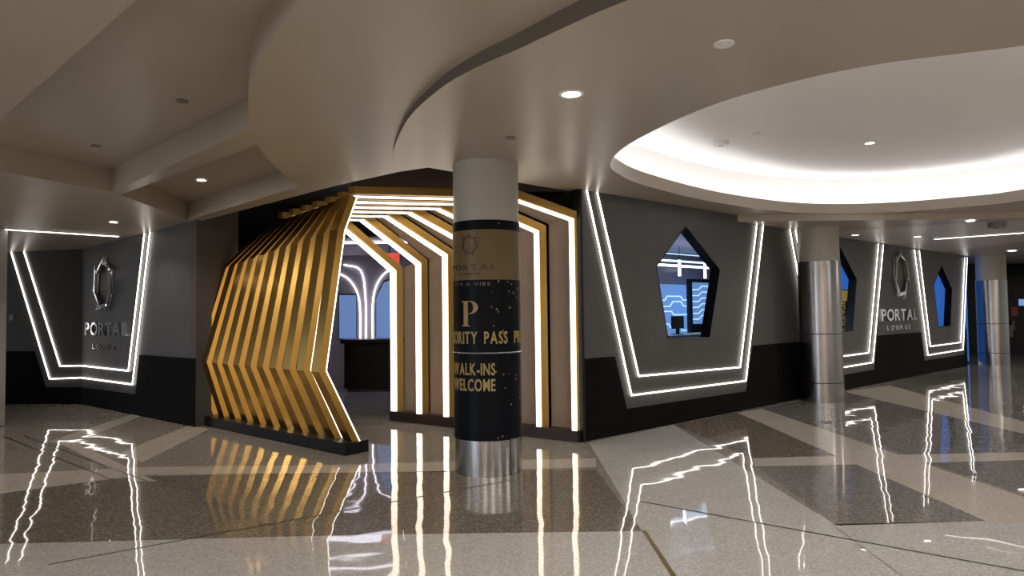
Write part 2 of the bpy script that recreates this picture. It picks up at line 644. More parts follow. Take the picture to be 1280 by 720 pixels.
# fascia with shade painted in, where the right ceiling stands below the left one
struct(MB().strip([V((*p, Z0)) for p in edge], [V((p[0], p[1], max(Z0, zl(*p)) + 0.02)) for p in edge]).build('shaded_fascia', SHADEBAND, None, True))
pg = MB()
ga, gb = atz(1048, 289, ZS - 0.004), atz(1290, 273, ZS - 0.004)
gc, gd = atz(1290, 318, ZS - 0.004), atz(1052, 297, ZS - 0.004)
gx = (gb - ga).normalized()
gq = [ga, gb + gx * 3, gb + gx * 3 + V((0, 8, 0)), V((13.5, 19.5, ZS - 0.004)), V((6.2, 13.2, ZS - 0.004))]
pg.add(gq, [(0, 1, 2, 3, 4)], 0)
struct(pg.build('trim_2', PANELC))
# cove: lip, trough, outer wall, upper ceiling
ou = grow(cove, 0.30)
cv = MB()
cv.strip([V((*p, Z0)) for p in cove], [V((*p, Z0 + 0.15)) for p in cove], True, 0)
gi = grow(cove, 0.02)
cv.strip([V((*p, Z0 + 0.15)) for p in cove], [V((*p, Z0 + 0.15)) for p in gi], True, 0)
cv.strip([V((*p, Z0 + 0.15)) for p in gi], [V((*p, Z0 + 0.03)) for p in gi], True, 1)
cv.strip([V((*p, Z0 + 0.03)) for p in gi], [V((*p, Z0 + 0.03)) for p in ou], True, 1)
cv.strip([V((*p, Z0 + 0.03)) for p in ou], [V((*p, 3.52)) for p in ou], True, 1)
cv.flat([ou], zfn(3.52), 0, 1)
cob = struct(cv.build('ceiling_cove', [CEIL, CEILW]))
autosmooth(cob, 0.6)
led_in, led_out = grow(cove, 0.10), grow(cove, 0.15)
cl = MB()
for za, zb in ((0.045, 0.045), (0.075, 0.075)):
    cl.strip([V((*p, Z0 + za)) for p in led_in], [V((*p, Z0 + zb)) for p in led_out], True)
cl.strip([V((*p, Z0 + 0.045)) for p in led_in], [V((*p, Z0 + 0.075)) for p in led_in], True)
cl.strip([V((*p, Z0 + 0.045)) for p in led_out], [V((*p, Z0 + 0.075)) for p in led_out], True)
tag(cl.build('cove_light', COVE), 'white light strip hidden behind the lip of the round ceiling cove', 'light')
# unseen slab added above everything to block world light through ceiling gaps
struct(MB().box((2, 9.5, 3.72), (20, 0, 0), (0, 16.5, 0), (0, 0, 0.08)).build('ceiling_light_block', DARKC))

# ================================================================== RIGHT LOUNGE FRONT
WT = 0.14
S_END = RW.at(1207, 400)[0]


def win(pts):
    return [RW.at(*p) for p in pts]


win1 = win([(857, 282), (820, 333), (835, 424), (887, 422), (900, 337)])
win2 = win([(1046, 300), (1018, 357), (1026, 417), (1066, 414), (1071, 349)])
win3 = win([(1177, 332), (1167, 356), (1173, 409), (1188, 408), (1190, 361)])
wl = [(0, 0), (S_END, 0), (S_END, 3.3), (0, 3.3)]
wb = MB().slab([wl, win1, win2, win3], RW.p, -WT, 0.0)
wall_r = struct(wb.build('wall_right', SLATE))
# reveals are lined in black
for i, wn in enumerate((win1, win2, win3)):
    rv = MB()
    P = [V((a, c)) for a, c in wn]
    ctr = sum(P, V((0, 0))) / 5
    Q = [p + (ctr - p).normalized() * 0.012 for p in P]
    rv.slab([[xy(p) for p in P], [xy(p) for p in Q]], RW.p, -WT - 0.01, 0.004)
    w = struct(rv.build('window_%d' % (i + 1), BLACK))
    Q2 = [p + (ctr - p).normalized() * 0.012 for p in P]
    gp = MB().slab([[xy(p) for p in Q2]], RW.p, -WT + 0.01, -WT + 0.016)
    gp.build('pane', GLASS, w)
# raised shields over the black dado
shield = []
for pts in ([(768, 445), (783, 511), (933, 489), (941, 433)],
            [(1003, 425), (1013, 476), (1093, 462), (1097, 419)],
            [(1151, 412), (1155, 451), (1206, 443), (1208, 404)]):
    shield.append([RW.at(*p) for p in pts])
dz = 0.955
dd = [(0, 0.0), (S_END, 0.0), (S_END, dz)]
for q in reversed(shield):
    q[0] = (q[0][0], dz)
    q[3] = (min(q[3][0], S_END - 0.02), dz)
    dd += [q[3], (min(q[2][0], S_END - 0.02), q[2][1]), q[1], q[0]]
dd += [(0, dz)]
struct(MB().slab([dd], RW.p, 0.0, 0.012).build('baseboard_right', DADO))
# jamb at the archway end
struct(MB().slab([[(-0.035, 0), (0, 0), (0, 3.2), (-0.035, 3.2)]], RW.p, -WT, 0.03).build('trim_3', BLACK))


def led_line(frame, pts, label, zt=None, w=0.017, o=0.0):
    q = [frame.at(*p) for p in pts]
    if zt:
        q = [(s, min(z, zt)) for s, z in q]
    c = frame.p(q[1][0], q[1][1], 0)
    b = MB().slab([ribbon(q, -w / 2, w / 2)], frame.p, o + 0.0125, o + 0.024)
    return tag(b.build('led_strip', LEDW, loc=c), label, 'light strip', 'white LED outlines on the dark walls')


led_line(RW, [(732, 237), (788, 494), (931, 476), (953, 279)], 'outer white LED outline around the nearest pentagon window', Z0 - 0.003)
led_line(RW, [(745, 238), (797, 470), (924, 459), (945, 278)], 'inner white LED outline around the nearest pentagon window', Z0 - 0.003)
led_line(RW, [(986, 283), (1018, 465), (1090, 453), (1103, 306)], 'outer white LED outline running behind the middle steel column', ZS - 0.006)
led_line(RW, [(993, 284), (1024, 449), (1085, 441), (1097, 305)], 'inner white LED outline running behind the middle steel column', ZS - 0.006)
led_line(RW, [(1142, 312), (1159, 444), (1203, 437), (1208, 322)], 'outer white LED outline around the farthest small pentagon window', ZS - 0.006)
led_line(RW, [(1148, 313), (1162, 433), (1200, 428), (1205, 322)], 'inner white LED outline around the farthest small pentagon window', ZS - 0.006)

# ------------------------------------------------------------------ lounge behind the windows
RD = 3.4
ZB = 2.08
lr = MB()
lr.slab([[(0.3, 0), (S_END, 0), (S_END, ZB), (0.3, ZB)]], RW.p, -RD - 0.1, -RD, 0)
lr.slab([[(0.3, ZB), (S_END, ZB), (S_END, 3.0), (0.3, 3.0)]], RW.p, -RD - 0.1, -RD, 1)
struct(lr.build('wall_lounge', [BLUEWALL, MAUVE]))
struct(MB().add([RW.p(0.3, 2.72, -WT), RW.p(S_END, 2.72, -WT), RW.p(S_END, 2.72, -RD), RW.p(0.3, 2.72, -RD)], [(0, 1, 2, 3)]).build('ceiling_lounge', MAUVE))
struct(MB().slab([[(WT, 0), (RD + 0.14, 0), (RD + 0.14, 3.25), (WT, 3.25)]], lambda a, c, o: RW.p(0.21 + o, c, -a), 0, 0.08).build('wall_lounge_side', DARKC))
struct(MB().slab([[(WT, 0), (RD, 0), (RD, 2.9), (WT, 2.9)]], lambda a, c, o: RW.p(S_END - 0.1 + o, c, -a), 0, 0.08).build('wall_lounge_end', BLUEDEEP))
# glowing circuit pattern on its wall
ci = MB()
for i in range(7):
    z = 0.55 + 0.21 * i
    s0 = 2.3
    pts = [(s0, z)]
    s = s0
    zz = z
    while s < 9.0:
        s += random.uniform(0.25, 0.6)
        pts.append((s, zz))
        d = random.choice((-1, 1)) * random.uniform(0.06, 0.12)
        if abs(zz + d - z) > 0.13:
            d = -d
        s += abs(d)
        zz += d
        pts.append((s, zz))
    ci.slab([ribbon(pts, -0.011, 0.011)], RW.p, -RD + 0.005, -RD + 0.012)
tag(ci.build('circuit_wall_light', CIRCUIT, loc=RW.p(5, 0.6, -RD)), 'glowing pale blue circuit-line pattern on the lounge wall behind the windows', 'wall light')
lamp('lounge_blue_lamp', 'AREA', RW.p(3.8, 2.68, -1.9), 55, (0.45, 0.66, 1.0), 3.0, 1.0, RW.p(4.2, 0.5, -2.6))


def lounge_at(px, py, o):
    return RW.at(px, py, o)


# framed blue screen, pendant tubes, low counter seen through window 1
scr = [lounge_at(x, y, -RD + 0.4) for x, y in [(861, 352), (861, 411), (893, 409), (893, 350)]]
scr = [(a, c) for a, c in scr]
t = thing('display_screen', RW.p(scr[0][0], scr[0][1], -RD + 0.4), 'tall black-framed blue screen seen through the nearest pentagon window', 'screen')
ins = [(scr[0][0] + 0.09, scr[0][1] * 0 + max(scr[0][1], scr[1][1])), ]
smin, smax = min(p[0] for p in scr), max(p[0] for p in scr)
zmin, zmax = min(p[1] for p in scr), max(p[1] for p in scr)
rect = [(smin, 0.2), (smax, 0.2), (smax, zmax), (smin, zmax)]
rin = [(smin + 0.1, zmin + 0.1), (smax - 0.08, zmin + 0.1), (smax - 0.08, zmax - 0.07), (smin + 0.1, zmax - 0.07)]
MB().slab([rect, rin], RW.p, -RD + 0.36, -RD + 0.44).build('frame', BLACK, t)
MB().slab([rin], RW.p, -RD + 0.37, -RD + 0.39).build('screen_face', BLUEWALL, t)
sc2 = MB()
for i in range(6):
    z = zmin + 0.2 + i * (zmax - zmin - 0.3) / 6
    a, c = rin[0][0], rin[1][0]
    sc2.slab([ribbon([(a + .02, z), (a + (c - a) * .35, z), (a + (c - a) * .5, z + .08), (c - .02, z + .08)], -0.010, 0.010)], RW.p, -RD + 0.391, -RD + 0.396)
sc2.build('screen_graphic', CIRCUIT, t)
for k, (px, y0, y1, lab) in enumerate([(849, 325, 345, 'left hanging white tube lamp inside the nearest pentagon window'), (881, 329, 348, 'right hanging white tube lamp inside the nearest pentagon window')]):
    a = lounge_at(px, y0, -2.0)
    c = lounge_at(px, y1, -2.0)
    t = thing('pendant_lamp', RW.p(a[0], 2.72, -2.0), lab, 'lamp', 'pendant tubes in the lounge')
    MB().box(RW.p(a[0], (a[1] + c[1]) / 2, -2.0), RW.u * 0.018, RW.n * 0.018, V((0, 0, (a[1] - c[1]) / 2))).build('tube', LEDP, t)
    MB().box(RW.p(a[0], (a[1] + 2.72) / 2, -2.0), RW.u * 0.004, RW.n * 0.004, V((0, 0, (2.72 - a[1]) / 2))).build('cord', BLACK, t)
for k, (x0, y0, x1, y1, lab) in enumerate([(818, 335, 890, 331, 'lower long white ceiling tube inside the nearest pentagon window'), (824, 329, 880, 325, 'middle long white ceiling tube inside the nearest pentagon window'), (828, 318.5, 876, 318, 'upper faint ceiling tube inside the nearest pentagon window')]):
    p0 = atz(x0, y0, 2.69)
    p1 = atz(x1, y1, 2.69)
    # keep the tubes inside the room
    s0, s1 = (p0 - RW.a).dot(RW.u), (p1 - RW.a).dot(RW.u)
    d0, d1 = (p0 - RW.a).dot(RW.n), (p1 - RW.a).dot(RW.n)
    off = [-1.9, -2.3, -2.8][k]
    z = 2.66
    q0, q1 = RW.at(x0, y0, off), RW.at(x1, y1, off)
    zz = (q0[1] + q1[1]) / 2
    tag(MB().box(RW.p((q0[0] + q1[0]) / 2, min(zz, 2.70), off), RW.u * abs(q1[0] - q0[0]) * 0.75, RW.n * 0.02, V((0, 0, 0.018 if k < 2 else 0.008))).build('tube_light', LEDP if k == 0 else CIRCUIT, loc=RW.p(q0[0], 2.7, off)), lab, 'light', 'ceiling tubes in the lounge')
# counter with dark monitor under the circuit wall
cc = RW.at(845, 418, -1.6)
t = thing('lounge_counter', RW.p(cc[0], 0, -1.6), 'pale lounge counter behind the sill of the nearest pentagon window', 'counter')
MB().box(RW.p(cc[0] + 0.6, 1.06, -1.6), RW.u * 1.3, RW.n * 0.3, V((0, 0, 0.03))).build('counter_top', LIGHTW, t)
MB().box(RW.p(cc[0] + 0.6, 0.515, -1.6), RW.u * 1.2, RW.n * 0.22, V((0, 0, 0.515))).build('counter_body', BLACK, t)
cc = RW.at(847, 409, -1.6)
t = thing('monitor', RW.p(cc[0], 1.0915, -1.6), 'small black monitor on the lounge counter behind the nearest pentagon window', 'monitor')
MB().box(RW.p(cc[0], 1.30, -1.6), RW.u * 0.17, RW.n * 0.015, V((0, 0, 0.11))).build('screen', BLACK, t)
MB().box(RW.p(cc[0], 1.153, -1.6), RW.u * 0.03, RW.n * 0.02, V((0, 0, 0.05))).build('stand', BLACK, t)
MB().box(RW.p(cc[0], 1.0975, -1.6), RW.u * 0.1, RW.n * 0.07, V((0, 0, 0.006))).build('base', BLACK, t)


# ------------------------------------------------------------------ writing
def glyphs(text, fat=0.0):
    """outline meshes of single letters from the built-in font: list of (verts, faces, width)"""
    out = []
    dg = None
    for ch in text:
        if ch == ' ':
            out.append(None)
            continue
        cu = bpy.data.curves.new('glyph', 'FONT')
        cu.body = ch
        cu.resolution_u = 4
        cu.offset = fat
        ob = bpy.data.objects.new('glyph', cu)
        COL.objects.link(ob)
        dg = bpy.context.evaluated_depsgraph_get()
        dg.update()
        me = bpy.data.meshes.new_from_object(ob.evaluated_get(dg))
        vs = [V(v.co) for v in me.vertices]
        fs = [tuple(p.vertices) for p in me.polygons]
        bpy.data.objects.remove(ob)
        bpy.data.curves.remove(cu)
        bpy.data.meshes.remove(me)
        x0 = min(v.x for v in vs)
        w = max(v.x for v in vs) - x0
        out.append(([V((v.x - x0, v.y, 0)) for v in vs], fs, w))
    return out


def boundary_edges(fs):
    c = {}
    for f in fs:
        for i in range(len(f)):
            e = (f[i], f[(i + 1) % len(f)])
            c[e] = 1
    return [e for e in c if (e[1], e[0]) not in c]


def lay(text, cap, width, gap=0.12, fat=0.0):
    """letters laid out centred: yields (index, verts in s,z , faces)"""
    G = glyphs(text, fat)
    caph = 0.69
    adv = []
    x = 0
    for g in G:
        if g is None:
            x += 0.38
            adv.append(None)
            continue
        adv.append(x)
        x += g[2] + gap
    tot = x - gap
    sx, sz = width / tot, cap / caph
    res = []
    for g, a in zip(G, adv):
        if g is None:
            continue
        res.append(([((v.x + a) * sx - width / 2, v.y * sz) for v in g[0]], g[1]))
    return res


def thick_letter(pts, fs, fn, o0, o1):
    N = len(pts)
    b = MB()
    vs = [fn(p[0], p[1], o1) for p in pts] + [fn(p[0], p[1], o0) for p in pts]
    ff = list(fs) + [tuple(i + N for i in reversed(f)) for f in fs]
    ff += [(e[0], e[0] + N, e[1] + N, e[1]) for e in boundary_edges(fs)]
    b.add(vs, ff)
    return b


def emblem_polys(rx, rz, n=7, w=0.16):
    """pinwheel ring of overlapping bars"""
    out = []
    for i in range(n):
        a0 = math.pi / 2 + 2 * math.pi * (i - 0.12) / n
        a1 = math.pi / 2 + 2 * math.pi * (i + 1.08) / n
        p0 = (rx * 1.0 * math.cos(a0), rz * 1.0 * math.sin(a0))
        p1 = (rx * (1 - w * 0.6) * math.cos(a1), rz * (1 - w * 0.6) * math.sin(a1))
        q0 = (rx * (1 - w * 0.75) * math.cos(a0 + 0.1), rz * (1 - w * 0.75) * math.sin(a0 + 0.1))
        q1 = (rx * (1 - w) * math.cos(a1), rz * (1 - w) * math.sin(a1))
        out.append([p0, p1, q1, q0])
    return out


def wall_sign(frame, centre, top, bot, word_c, word_y, word_w, cap, sub_y, sub_w, sub_cap, label, rx):
    cs, ct = frame.at(centre, top)
    _, cb = frame.at(centre, bot)
    cz = (ct + cb) / 2
    rz = (ct - cb) / 2
    t = thing('lounge_sign', frame.p(cs, cz, 0), label, 'sign')
    for i, poly in enumerate(emblem_polys(rx, rz, 7, 0.24)):
        oo = 0.06 + 0.014 * (i % 2)
        b = MB().slab([[(cs + a, cz + c) for a, c in poly]], frame.p, 0.02, oo)
        o = b.build('emblem_bar', CHROME, t)
        bevel(o, 0.008, 2)
    MB().slab([[(cs + rx * 0.93 * math.cos(k * math.pi * 2 / 7 + math.pi / 2), cz + rz * 0.93 * math.sin(k * math.pi * 2 / 7 + math.pi / 2)) for k in range(7)],
               [(cs + rx * 0.86 * math.cos(k * math.pi * 2 / 7 + math.pi / 2), cz + rz * 0.86 * math.sin(k * math.pi * 2 / 7 + math.pi / 2)) for k in range(7)]], frame.p, 0.0, 0.03).build('emblem_backing', CHROME, t)
    ws, wz = frame.at(word_c, word_y)
    for pts, fs in lay('PORTAL', cap, word_w, 0.10, 0.02):
        thick_letter([(ws + a, wz + c) for a, c in pts], fs, frame.p, 0.0, 0.05).build('letter', CHROME, t)
    _, wz = frame.at(word_c, sub_y)
    for pts, fs in lay('LOUNGE', sub_cap, sub_w, 0.5):
        thick_letter([(ws + a, wz + c) for a, c in pts], fs, frame.p, 0.0, 0.02).build('small_letter', CHROME, t)
    return t


sgn = wall_sign(RW, 1122.5, 313, 375, 1122.5, 400, 2.0, 0.23, 412, 1.3, 0.10, 'chrome twisted ring emblem over PORTAL lettering on the long right wall', 0.44)

# yellow vertical board inside the middle window
a0 = RW.at(1051, 365, -0.9)
a1 = RW.at(1064, 365, -0.9)
z1 = RW.at(1057, 362, -0.9)[1]
z0 = RW.at(1057, 416, -0.9)[1]
t = thing('display_board', RW.p(a0[0], 0, -0.9), 'yellow and black upright board with sideways lettering inside the window behind the middle column', 'board')
MB().slab([[(a0[0] - 0.5, 0), (a1[0] + 0.1, 0), (a1[0] + 0.1, z1), (a0[0] - 0.5, z1)]], RW.p, -0.95, -0.9).build('panel', BLACK, t)
MB().slab([[(a0[0] - 0.48, z1 - 0.25), (a1[0] + 0.08, z1 - 0.25), (a1[0] + 0.08, z1 - 0.02), (a0[0] - 0.48, z1 - 0.02)]], RW.p, -0.9, -0.895).build('header', YELLOW, t)
zc = (z0 + z1 - 0.28) / 2
for pts, fs in lay('LOUNGE', 0.26, (z1 - 0.3 - z0) * 1.15, 0.10):
    thick_letter([(a0[0] + 0.18 - c, zc + a) for a, c in pts], fs, RW.p, -0.9, -0.894).build('letter', YELLOW, t)

# ================================================================== LEFT ALCOVE
sl_end = LB.at(245, 400)[0]
struct(MB().slab([[(0, 0), (sl_end, 0), (sl_end, 2.9), (0, 2.9)]], LB.p, -0.2, 0).build('wall_left', SLATE))
la_len = LA.at(102, 505)[0]
struct(MB().slab([[(-6, 0), (la_len, 0), (la_len, 2.9), (-6, 2.9)]], LA.p, -0.2, 0).build('wall_alcove', SLATE))
cA, cB = LA.at(102, 440)[1], 0.93
# black dado with the shield cut out
p1 = [LA.at(*p) for p in [(43, 441), (57, 484)]]
struct(MB().slab([[(-6, 0), (la_len, 0), (la_len, p1[1][1]), p1[1], (p1[0][0], cB), (-6, cB)]], LA.p, 0, 0.012).build('baseboard_alcove', DADO))
p2 = [LB.at(*p) for p in [(102, 484), (170, 493), (175, 444)]]
struct(MB().slab([[(0, 0), (sl_end, 0), (sl_end, cB), (p2[2][0], cB), p2[1], (0, p1[1][1])]], LB.p, 0, 0.012).build('baseboard_left', DADO))
# LED outlines fold round the inner corner
for (pa, pb, lab) in [([(15, 310), (63, 473.5), (102, 472)], [(102, 472), (167, 480.5), (189, 288)], 'outer white LED outline folding round the left alcove corner'),
                      ([(31, 310), (76, 457.5), (102, 457)], [(102, 457), (162, 463.5), (182, 289)], 'inner white LED outline folding round the left alcove corner')]:
    qa = [LA.at(*p) for p in pa]
    qa[-1] = (la_len, qa[-1][1])
    qb = [LB.at(*p) for p in pb]
    qb[0] = (0.0, qa[-1][1])
    qa[0] = (qa[0][0], min(qa[0][1], zl(*xy(LA.p(qa[0][0], 0))) - 0.006))
    qb[-1] = (qb[-1][0], min(qb[-1][1], zl(*xy(LB.p(qb[-1][0], 0))) - 0.006))
    b = MB().slab([ribbon(qa, -0.0095, 0.0095)], LA.p, 0.0125, 0.024)
    b.slab([ribbon(qb, -0.0095, 0.0095)], LB.p, 0.0125, 0.024)
    tag(b.build('led_strip', LEDW, loc=LA.p(la_len, 0.5, 0.02)), lab, 'light strip', 'white LED outlines on the dark walls')
sgl = wall_sign(LB, 133, 321, 392, 134.5, 419, 1.72, 0.21, 437, 1.2, 0.09, 'chrome twisted ring emblem over PORTAL lettering in the left alcove', 0.42)
# switch plate
sw = LA.at(15, 397)
t = thing('wall_switch', LA.p(sw[0], sw[1], 0), 'small grey switch plate on the dark alcove wall at far left', 'switch')
o = MB().slab([[(sw[0] - 0.06, sw[1] - 0.07), (sw[0] + 0.06, sw[1] - 0.07), (sw[0] + 0.06, sw[1] + 0.07), (sw[0] - 0.06, sw[1] + 0.07)]], LA.p, 0, 0.012).build('plate', GREYP, t)
bevel(o, 0.004)
MB().slab([[(sw[0] - 0.02, sw[1] - 0.035), (sw[0] + 0.02, sw[1] - 0.035), (sw[0] + 0.02, sw[1] + 0.035), (sw[0] - 0.02, sw[1] + 0.035)]], LA.p, 0.012, 0.018).build('rocker', WHITEP, t)
# pale wall end at the frame's left edge
pe = atz(6, 535, 0)
struct(MB().box(V((pe.x * (pe.y + 0.2) / pe.y - 1.5, pe.y + 0.1, 1.395)), (1.5, 0, 0), (0, 0.1, 0), (0, 0, 1.38)).build('wall_far_left', LIGHTW))
# return wall between alcove and archway
ra = LB.p(sl_end, 0)
rb = atz(298, 283, 2.80)
struct(MB().slab([[(0, 0), ((V((rb.x, rb.y, 0)) - ra).length, 0), ((V((rb.x, rb.y, 0)) - ra).length, 3.3), (0, 3.3)]], Frame(ra, rb).p, -0.15, 0).build('wall_return', BROWNW))

# ================================================================== ARCHWAY
EV = V((0.981, 0.194, 0)).normalized()       # across the portal
AX = V((-0.758, 0.652, 0))                   # along it, into the depth
LF0 = V((-1.695, 7.42, 0))
RF0 = V((0.73, 7.93, 0))
RAX = V((-0.806, 0.592, 0))
PH = 0.13
arch = thing('entrance_archway', (-0.6, 8.3, 0), 'gold ribbed entrance archway with lit edges behind the wrapped column', 'archway')
# plinths
LP = V((0.652, 0.758, 0))
b = MB()
c0_, c1_ = V((-1.80, 7.30, 0)), V((-1.80, 7.30, 0)) + AX * 3.52
q = [c0_, c0_ + LP * 0.31, c1_ + LP * 0.31, c1_]
b.add([*q, *[p + V((0, 0, PH)) for p in q]], [(3, 2, 1, 0), (4, 5, 6, 7), (0, 1, 5, 4), (1, 2, 6, 5), (2, 3, 7, 6), (3, 0, 4, 7)])
b.build('plinth', BLACK, arch)
b = MB()
c0_, c1_ = V((0.73, 7.88, 0)), V((-1.76, 9.71, 0))
ro_ = V((0.592, 0.806, 0)) * 0.34
q = [c0_, c0_ + ro_, c1_ + ro_, c1_]
b.add([*q, *[p + V((0, 0, PH)) for p in q]], [(3, 2, 1, 0), (4, 5, 6, 7), (0, 1, 5, 4), (1, 2, 6, 5), (2, 3, 7, 6), (3, 0, 4, 7)])
b.build('plinth', PLINTH, arch)


def ring_fn(F, depth_dir=AX):
    return lambda a, c, o: F + EV * a + V((0, 0, c)) + depth_dir * o


NF = 11
PW, PD = 0.068, 0.15
for k in range(NF):
    f = k / (NF - 1)
    F = LF0 + AX * (0.32 * k)
    te = f ** 0.85
    poly = [(0.02, PH), (-0.33 + 0.14 * f, 0.90 - 0.02 * f), (-0.13 + 0.30 * f, 2.42 - 0.28 * f), (0.0 + 0.78 * te, 2.79 - 0.03 * f)]
    b = MB().slab([ribbon(poly, 0.0, PW)], ring_fn(F), 0.0, PD)
    rib = b.build('rib', GOLD, arch)
    if k < 2:
        b = MB().slab([ribbon(poly, -0.012 + 0.005 * k, -0.001)], ring_fn(F), 0.0, 0.04)
        b.build('light_strip', LED, rib)
SH = [2.57, 2.47, 2.39, 2.33, 2.27, 2.18, 2.10]
TO = [0.65, 0.75, 0.83, 0.82, 0.77, 0.76, 0.76]
LW_ = [0.032, 0.034, 0.038, 0.042, 0.047, 0.052, 0.060]
rings = []
for j in range(7):
    F = RF0 + RAX * (0.5 * j) + V((0, 0, 0)) - EV * 0.01
    # how far left this ring's top beam runs before it meets the ribs of the left flank
    det = EV.x * (-AX.y) + AX.x * EV.y
    d = LF0 - F
    s = (d.x * (-AX.y) + AX.x * d.y) / det
    tl = (EV.x * d.y - EV.y * d.x) / -det if False else ((F + EV * s) - LF0).dot(AX)
    fl_ = max(0, min(1, tl / 3.2))
    sl_ = s + 0.78 * fl_ ** 0.85
    sl_ = min(sl_, -TO[j] - 0.15)
    poly = [(0.0, PH), (0.0, SH[j]), (-TO[j], 2.785), (sl_, 2.79)]
    rings.append((F, poly))
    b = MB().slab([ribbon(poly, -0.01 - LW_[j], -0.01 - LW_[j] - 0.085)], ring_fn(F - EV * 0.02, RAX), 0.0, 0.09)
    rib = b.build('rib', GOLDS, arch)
    wide = offset(poly, -LW_[j])
    wide[2] = V((wide[2].x + 0.02, poly[2][1] + 0.020))
    wide[3] = V((wide[3].x, poly[3][1] + 0.020))
    b = MB().slab([[V(p) for p in poly] + wide[::-1]], ring_fn(F - EV * 0.02, RAX), -0.004, 0.03)
    b.build('light_strip', LED, rib)
# tan panels between the right-hand ribs
for j in range(7):
    Fa, pa = rings[j]
    if j < 6:
        Fb, pb = rings[j + 1]
    else:
        break
    b = MB()
    oa, ob_ = offset(pa, -0.16), offset(pb, -0.16)
    n = 3 if j < 5 else 2
    A = [Fa + EV * p[0] + V((0, 0, p[1])) + RAX * 0.09 for p in oa[:n]]
    B = [Fb + EV * p[0] + V((0, 0, p[1])) + RAX * 0.02 for p in ob_[:n]]
    A2 = [p + V((0.6, 0.8, 0)) * 0.02 for p in A]
    B2 = [p + V((0.6, 0.8, 0)) * 0.02 for p in B]
    b.strip(A, B)
    b.strip(A2, B2)
    b.strip(A, A2)
    b.strip(B, B2)
    b.build('infill_panel', TAN, arch)

# dark ceiling and back walls round the archway
struct(MB().add([(-5.2, 6.0, 3.3), (0.6, 6.0, 3.3), (0.6, 7.6, 3.3), (1.1, 8.3, 3.3), (1.1, 14.8, 3.3), (-5.2, 14.8, 3.3)], [(0, 1, 2, 3, 4, 5)]).build('ceiling_entrance', DARKC))
hb = MB()
hp = [xy(atz(470, 236, 2.86)), xy(atz(560, 236, 2.86)), xy(atz(722, 246, 2.86)), xy(atz(722, 246, 2.86) + V((0.1, 0.6, 0)))]
# dropped dark bulkhead over the mouth
hb.add([V((-1.9, 8.05, 2.97)), V((0.75, 8.25, 2.97)), V((0.75, 8.6, 2.97)), V((-1.9, 8.4, 2.97))], [(0, 1, 2, 3)])
hb.add([V((-1.9, 8.05, 2.97)), V((0.75, 8.25, 2.97)), V((0.75, 8.25, 3.3)), V((-1.9, 8.05, 3.3))], [(0, 1, 2, 3)])
struct(hb.build('trim_4', BROWNW))
BY = 14.6
struct(MB().box((-1.8, BY + 0.1, 1.65), (4.2, 0, 0), (0, 0.1, 0), (0, 0, 1.65)).build('wall_back', MAUVE))
struct(MB().box((-5.15, 12.6, 1.65), (0.1, 0, 0), (0, 2.0, 0), (0, 0, 1.65)).build('wall_inner_left', BLACK))
struct(MB().box((RW.p(0.35, 0, -RD).x * 0 + 0.25, 12.2, 1.65), (0.1, 0, 0), (0, 2.4, 0), (0, 0, 1.65)).build('wall_inner_right', MAUVE))
# partition behind the left flank, dark
struct(MB().box((-4.25, 11.0, 1.65), (0.75, 0, 0), (0, 0.1, 0), (0, 0, 1.65)).build('wall_flank', BLACK))
struct(MB().add([(-5.2, 11.2, 2.78), (0.3, 11.2, 2.78), (0.3, BY, 2.78), (-5.2, BY, 2.78)], [(0, 1, 2, 3)]).build('ceiling_inner', MAUVE))
struct(MB().box((-2.4, 11.2, 3.05), (2.8, 0, 0), (0, 0.06, 0), (0, 0, 0.27)).build('trim_5', BLACK))
lamp('lobby_lamp', 'AREA', (-2.6, 13.0, 2.7), 10, (0.86, 0.84, 1.0), 2.0, 0.6, (-2.6, 13.0, 0))


def BW(px, py, off=0.0):
    p = aty(px, py, BY - off)
    return (p.x, p.z)


bfn = lambda a, c, o: V((a, BY - o, c))
# arched white light lines on the back wall
arcs = [([(430, 331), (451, 338), (457, 372), (457.5, 424)], 'angular white light line on the lobby back wall, left of the arch'),
        ([(424, 342), (436, 349), (446, 364), (450, 384), (450.5, 424)], 'curved white light line framing the left blue panel in the lobby'),
        ([(500, 334), (483, 340), (471, 356), (466, 380), (466, 424)], 'curved white light line framing the right blue panel in the lobby')]
for pts, lab in arcs:
    q = [BW(*p) for p in pts]
    q = [xy(p) for p in catmull([V((p[0], p[1], 0)) for p in q], 4)]
    tag(MB().slab([ribbon(q, -0.011, 0.011)], bfn, 0.005, 0.03).build('led_strip', LEDP, loc=V((q[0][0], BY, q[0][1]))), lab, 'light strip')
for (pts, lab) in [([(424, 368), (446, 368), (446, 424), (424, 424)], 'blue lit glass panel left of the lobby arch lines'),
                   ([(470, 372), (480, 352), (500, 345), (500, 424), (470, 424)], 'blue lit glass panel right of the lobby arch lines')]:
    q = [BW(*p) for p in pts]
    t = thing('glass_panel', V((q[0][0], BY, q[0][1])), lab, 'panel', 'blue glass panels in the lobby')
    MB().slab([q], bfn, 0.0, 0.02).build('pane', BLUEGLOW, t)
    cx_, cz_ = sum(p[0] for p in q) / len(q), sum(p[1] for p in q) / len(q)
    MB().slab([[(cx_ + (p[0] - cx_) * 1.03, cz_ + (p[1] - cz_) * 1.03) for p in q], [(cx_ + (p[0] - cx_) * 0.97, cz_ + (p[1] - cz_) * 0.97) for p in q]], bfn, 0.0, 0.026).build('frame', BLACK, t)
